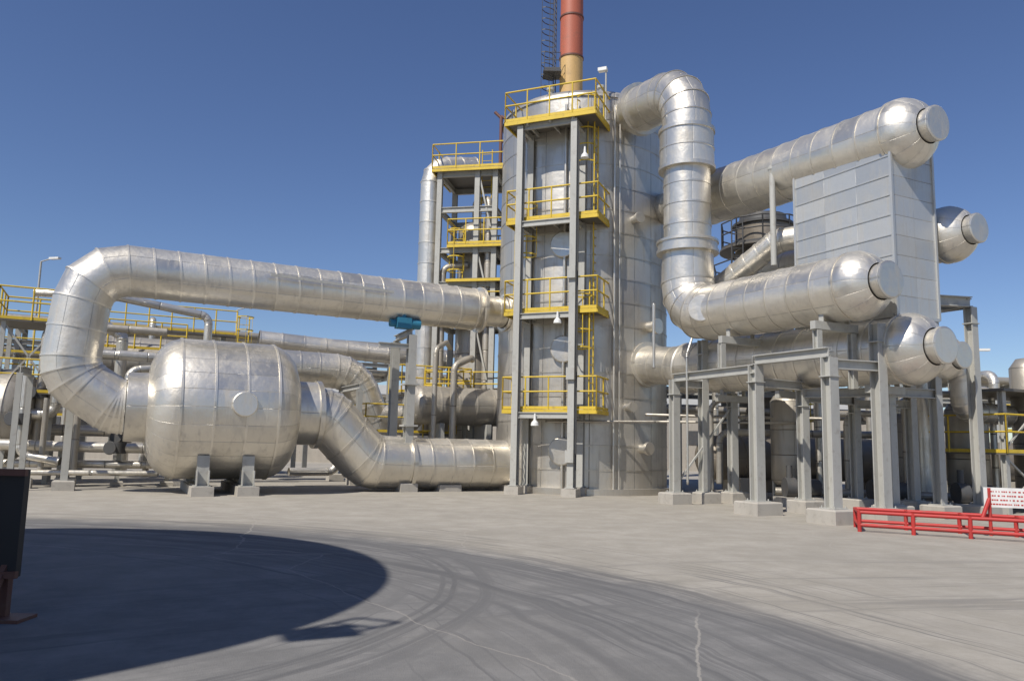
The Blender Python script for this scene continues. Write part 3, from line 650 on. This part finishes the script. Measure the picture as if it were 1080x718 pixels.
pp.pipe([(7,26.5,.5),(7,26.5,2.2),(12.5,25.6,2.2)],.12); pp.pipe([(8.2,24.6,.4),(13,23.4,.4),(16,23,.4)],.12)
pp.pipe([(10.3,24.2,.3),(10.3,24.2,2.8),(11.5,23.8,2.8)],.1)
pp.pipe([(6.5,25.6,.3),(6.5,25.6,3.2),(8.0,25.2,3.2),(8.0,25.2,.3)],.08); pp.pipe([(11.8,23.6,.3),(11.8,23.6,3.4),(13.6,23.2,3.4),(13.6,23.2,.3)],.1)
pmp=o('pump_sets',DGREY)
for x,y in((8.6,23.9),(10.9,23.3),(13.0,22.6)):
    pmp.cyl((x,y,.55),(x+.7,y+.1,.55),.24,16); pmp.cyl((x-.35,y,.55),(x-.05,y,.55),.3,16); pmp.cyl((x-.2,y,.55),(x-.2,y,1.2),.09,10)
    o('pump_bases',CONC).box((x+.15,y,.13),1.5,.6,.28,(1,.1,0),(-.1,1,0))
o.done()
# ------------------------------------------------------------------ red low barrier + sign
o=Obj('red_pipe_barrier',(8,16.5,0)); rd=o('rails',RED)
a0=V3((7.35,16.8,0)); a1=V3((10.9,14.9,0))
for z in(.40,.14): rd.cyl(a0+ZX*z,a1+ZX*z,.038,10)
bk=V3((.35,1.0,0))
for z in(.40,.14): rd.cyl(a0+bk+ZX*z,a1+bk+ZX*z,.038,10); rd.cyl(a0+ZX*z,a0+bk+ZX*z,.038,10)
for k in range(5):
    q=a0.lerp(a1,k/4)
    rd.cyl(q,q+ZX*.43,.042,10); rd.cyl(q+bk,q+bk+ZX*.43,.042,10); rd.cyl(q+ZX*.40,q+bk+ZX*.40,.03,8)
o.done()
o=Obj('safety_sign',(9.9,16.3,0)); p=V3((10.35,16.35,0))
si=o('board',WHITE); d=V3((.9,-.42,0)).normalized()
si.obox(p+ZX*.78,d*.55,V3((.42,.9,0)).normalized()*.015,ZX*.2)
po=o('posts',RED); po.cyl(p-d*.45,p-d*.45+ZX*.97,.035,10); po.cyl(p+d*.45,p+d*.45+ZX*.97,.035,10); po.cyl(p-d*.45+ZX*.75,p-d*.75+ZX*.35+V3((0,-.3,0)),.04,8)
tx=o('lettering',RED); nrm=V3((-.42,-.9,0)).normalized()
for r_ in range(4):
    x=-.46
    while x<.42:
        wl=random.uniform(.015,.045)
        tx.obox(p+d*(x+wl/2)+ZX*(.90-.085*r_)+nrm*.018,d*wl/2,nrm*.002,ZX*.014); x+=wl+random.choice((.012,.012,.035))
o.done()
# ------------------------------------------------------------------ dark gate panel at left foreground
o=Obj('steel_gate_panel',(-4.5,7.3,0))
g=o('panel',BLACK); g.box((-5.02,7.3,.85),1.25,.08,.95,(1,0,0),(0,1,0))
for z in(.4,1.3): o('frame',RUST).box((-5.02,7.24,z),1.3,.05,.06,(1,0,0),(0,1,0))
lg=o('legs',RUST)
for x in(-4.5,-5.6):
    lg.box((x,7.32,.35),.07,.07,.7,(1,0,0),(0,1,0)); lg.box((x+.06,7.3,.015),.34,.3,.03,(1,0,0),(0,1,0)); lg.bar((x,7.0,.04),(x,7.3,.5),.05,.05)
o.done()
# ------------------------------------------------------------------ off-frame storage tank (casts the big round shadow)
sd_=V3((-.62,-.78,0)).normalized(); EL=math.radians(50)
cc=V3((-6.6,9.3,0)); h=9.0
tcn=cc+sd_*(h/math.tan(EL))
o=Obj('round_storage_tank',tcn)
o('shell',ALUT).smoothlathe(tcn,ZX,[(h*i/9,5.2) for i in range(10)],n=96,nu=16)
o('roof',ALUT).smoothlathe(tcn,ZX,[(h,5.2),(h+.02,4),(h+.02,.01)],n=96,nu=16)
o('shadow_bump_box',GREY).box(tcn+V3((5.1,-2.1,h-.2)),.6,.4,.1); railing(o('roof_railing',GREY),[tcn+V3((4.9,-2.0,h-.2)),tcn+V3((5.3,-2.15,h-.2))],h=.8,toe=True)  # unseen box with short rail, added to put a bump on the tank's shadow
o.done()
# ------------------------------------------------------------------ street lamps, distant background
def lamp(x,y,h):
    o=Obj('street_lamp',(x,y,0)); o('pole',GREY).cyl((x,y,0),(x,y,h),.09,10,r2=.05); o('pole',GREY).cyl((x,y,h),(x+.7,y-.2,h+.15),.035,8)
    o('lamp_head',WHITE).obox((x+.85,y-.25,h+.13),V3((.28,-.07,0)),V3((.03,.1,0)),ZX*.05); o.done()
lamp(-24.5,40,10.5); lamp(-17,48,9.5); lamp(19.5,34,6)
o=Obj('boundary_wall',(0,75,0)); o('wall',paint('tan_wall',(.38,.32,.24),rough=.9)).box((0,75,1.2),200,.3,2.4,(1,0,0),(0,1,0)); o.done()
for (x,y,w_,h_) in((-30,60,14,4.5),(-8,64,18,5),(22,62,20,4.5)):
    o=Obj('industrial_shed',(x,y,0)); mm=o('walls',paint('shed_wall',(.40,.36,.30),rough=.8)); mm.box((x,y,h_/2),w_,8,h_,(1,0,0),(0,1,0))
    rf=o('roof',GREY); rf.add([(x-w_/2-.4,y-4.4,h_),(x+w_/2+.4,y-4.4,h_),(x+w_/2+.4,y,h_+1.2),(x-w_/2-.4,y,h_+1.2),(x-w_/2-.4,y+4.4,h_),(x+w_/2+.4,y+4.4,h_)],[(0,1,2,3),(3,2,5,4)])
    for k in range(int(w_//3)): o('windows',DGREY).box((x-w_/2+1.6+k*3,y-4.02,2.4),1.2,.06,1.0,(1,0,0),(0,1,0))
    o.done()
# ------------------------------------------------------------------ ground
mg,nt,b=newmat('ground_paving'); k=N(nt)
pos=k.n('ShaderNodeNewGeometry').outputs['Position']
spx=k.n('ShaderNodeSeparateXYZ'); k.l(pos,spx.inputs[0]); X_,Y_=spx.outputs[0],spx.outputs[1]
n_lo=k.noise(pos,.25,4,.6); n_md=k.noise(pos,1.3,6,.68); n_hi=k.noise(pos,14,4,.7); n_grit=k.noise(pos,80,2,.6)
def dist(cx,cy):
    a=k.m('SUBTRACT',X_,cx);b_=k.m('SUBTRACT',Y_,cy)
    return k.m('SQRT',k.m('ADD',k.m('MULTIPLY',a,a),k.m('MULTIPLY',b_,b_)))
wob=k.m('MULTIPLY',k.m('SUBTRACT',n_lo,.5),.8)
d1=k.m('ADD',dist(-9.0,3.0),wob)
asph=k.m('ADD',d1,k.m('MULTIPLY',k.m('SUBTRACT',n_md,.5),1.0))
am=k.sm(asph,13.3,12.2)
def ring1d(d,scale,seedv,det=4):
    cb=k.n('ShaderNodeCombineXYZ'); k.l(d,cb.inputs[0]); cb.inputs[1].default_value=seedv
    k.l(k.m('MULTIPLY',X_,.05),cb.inputs[2])
    x=k.n('ShaderNodeTexNoise'); x.inputs['Scale'].default_value=scale; x.inputs['Detail'].default_value=det; x.inputs['Roughness'].default_value=.7
    k.l(cb.outputs[0],x.inputs['Vector']); return x.outputs[0]
def window(d,a,b_,c,e_): return k.m('MULTIPLY',k.sm(d,a,b_),k.sm(d,c,e_,1.0,0.0))
t1=k.m('MULTIPLY',k.sm(ring1d(d1,2.6,3.0),.42,.60),window(d1,9.0,11.2,12.7,14.5))
t1b=k.m('MULTIPLY',k.sm(ring1d(d1,9,5.0,2),.53,.66),window(d1,8.0,9.6,13.8,16))
d2=k.m('ADD',dist(-6.1,9.2),k.m('MULTIPLY',wob,.3))
t2=k.m('MULTIPLY',k.sm(ring1d(d2,5,9.0),.45,.60),window(d2,4.7,5.1,5.6,6.4))
d3=k.m('ADD',dist(9.0,-11.0),wob)
t3=k.m('MULTIPLY',k.sm(ring1d(d3,2.6,15.0),.5,.64),window(d3,19.0,20.5,22.5,25))
brk=k.sm(n_md,.3,.6,.5,1.0)
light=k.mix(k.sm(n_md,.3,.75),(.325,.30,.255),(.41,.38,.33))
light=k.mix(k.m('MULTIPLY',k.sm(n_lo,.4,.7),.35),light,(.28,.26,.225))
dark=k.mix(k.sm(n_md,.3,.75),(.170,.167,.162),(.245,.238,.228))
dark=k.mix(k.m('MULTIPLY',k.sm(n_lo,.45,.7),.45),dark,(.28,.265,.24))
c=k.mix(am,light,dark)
tt=k.m('MAXIMUM',k.m('MAXIMUM',k.m('MULTIPLY',t1,.75),k.m('MULTIPLY',t1b,.55)),k.m('MAXIMUM',k.m('MULTIPLY',t2,.7),k.m('MULTIPLY',t3,.4)))
tt=k.m('MULTIPLY',tt,brk)
c=k.mix(tt,c,(.095,.095,.098))
vo=k.n('ShaderNodeTexVoronoi',feature='DISTANCE_TO_EDGE'); vo.inputs['Scale'].default_value=.13
wv=k.n('ShaderNodeVectorMath',operation='ADD'); 
nc=k.n('ShaderNodeTexNoise'); nc.inputs['Scale'].default_value=.9; nc.inputs['Detail'].default_value=5; k.l(pos,nc.inputs['Vector'])
k.l(pos,wv.inputs[0]); k.l(k.vmul(nc.outputs[1],(.5,.5,0)),wv.inputs[1]); k.l(wv.outputs[0],vo.inputs['Vector'])
cr=k.sm(vo.outputs[0],.0022,.0006)
c=k.mix(k.m('MULTIPLY',cr,.4),c,(.38,.35,.31))
# pale straight saw-cut joint in the paving
jx=k.m('ABSOLUTE',k.m('ADD',k.m('SUBTRACT',X_,k.m('MULTIPLY',Y_,.235)),k.m('MULTIPLY',k.m('SUBTRACT',n_md,.5),.16)))
jm=k.m('MULTIPLY',k.sm(jx,.018,.006),window(Y_,3.0,4.0,7.6,8.6))
c=k.mix(k.m('MULTIPLY',jm,.5),c,(.42,.39,.34))
gr=k.m('ADD',.82,k.m('ADD',k.m('MULTIPLY',n_hi,.2),k.m('MULTIPLY',n_grit,.16)))
cbg=k.n('ShaderNodeCombineXYZ'); [k.l(gr,cbg.inputs[i]) for i in range(3)]
c=k.mix(1.0,c,cbg.outputs[0],'MULTIPLY')
k.l(c,b.inputs['Base Color']); b.inputs['Roughness'].default_value=.9; b.inputs['Specular IOR Level'].default_value=.2
bp=k.n('ShaderNodeBump'); bp.inputs['Strength'].default_value=.4; bp.inputs['Distance'].default_value=.012
k.l(k.m('ADD',n_grit,n_hi),bp.inputs['Height']); k.l(bp.outputs[0],b.inputs['Normal'])
mb=MB(); S=1500
mb.add([(-S,-S,0),(S,-S,0),(S,S,0),(-S,S,0)],[(0,1,2,3)]); part(None,'ground',mb,mg)
# ------------------------------------------------------------------ world, sun, camera
w=bpy.data.worlds.new("World"); scene.world=w; w.use_nodes=True
bg=w.node_tree.nodes['Background']; sk=w.node_tree.nodes.new('ShaderNodeTexSky'); sk.sky_type='NISHITA'
sk.sun_disc=False; sk.sun_elevation=EL; sk.sun_rotation=math.atan2(-.62,-.78)%(2*math.pi)
sk.altitude=600; sk.air_density=1.0; sk.dust_density=.25; sk.ozone_density=4.5
hs=w.node_tree.nodes.new('ShaderNodeHueSaturation'); hs.inputs['Saturation'].default_value=1.05; hs.inputs['Hue'].default_value=.51
w.node_tree.links.new(sk.outputs[0],hs.inputs['Color']); w.node_tree.links.new(hs.outputs[0],bg.inputs[0]); bg.inputs[1].default_value=.1
L=bpy.data.lights.new('sun','SUN'); L.energy=4.6; L.angle=math.radians(.5); L.color=(1,.945,.86)
lo=bpy.data.objects.new('sun',L); scene.collection.objects.link(lo)
sdir=V3((sd_.x*math.cos(EL),sd_.y*math.cos(EL),math.sin(EL)))
lo.rotation_euler=sdir.to_track_quat('Z','Y').to_euler(); lo.location=(0,0,40)
cam=bpy.data.cameras.new('camera'); co=bpy.data.objects.new('camera',cam); scene.collection.objects.link(co)
cam.sensor_width=36; cam.lens=830/1080*36; cam.clip_end=5000; cam.clip_start=.1
co.matrix_world=Matrix.Translation((0,0,1.65))@Matrix.Rotation(math.radians(97.5),4,'X')@Matrix.Rotation(math.radians(1.25),4,'Z')
scene.camera=co
scene.view_settings.view_transform='Standard'; scene.view_settings.look='None'; scene.view_settings.exposure=0
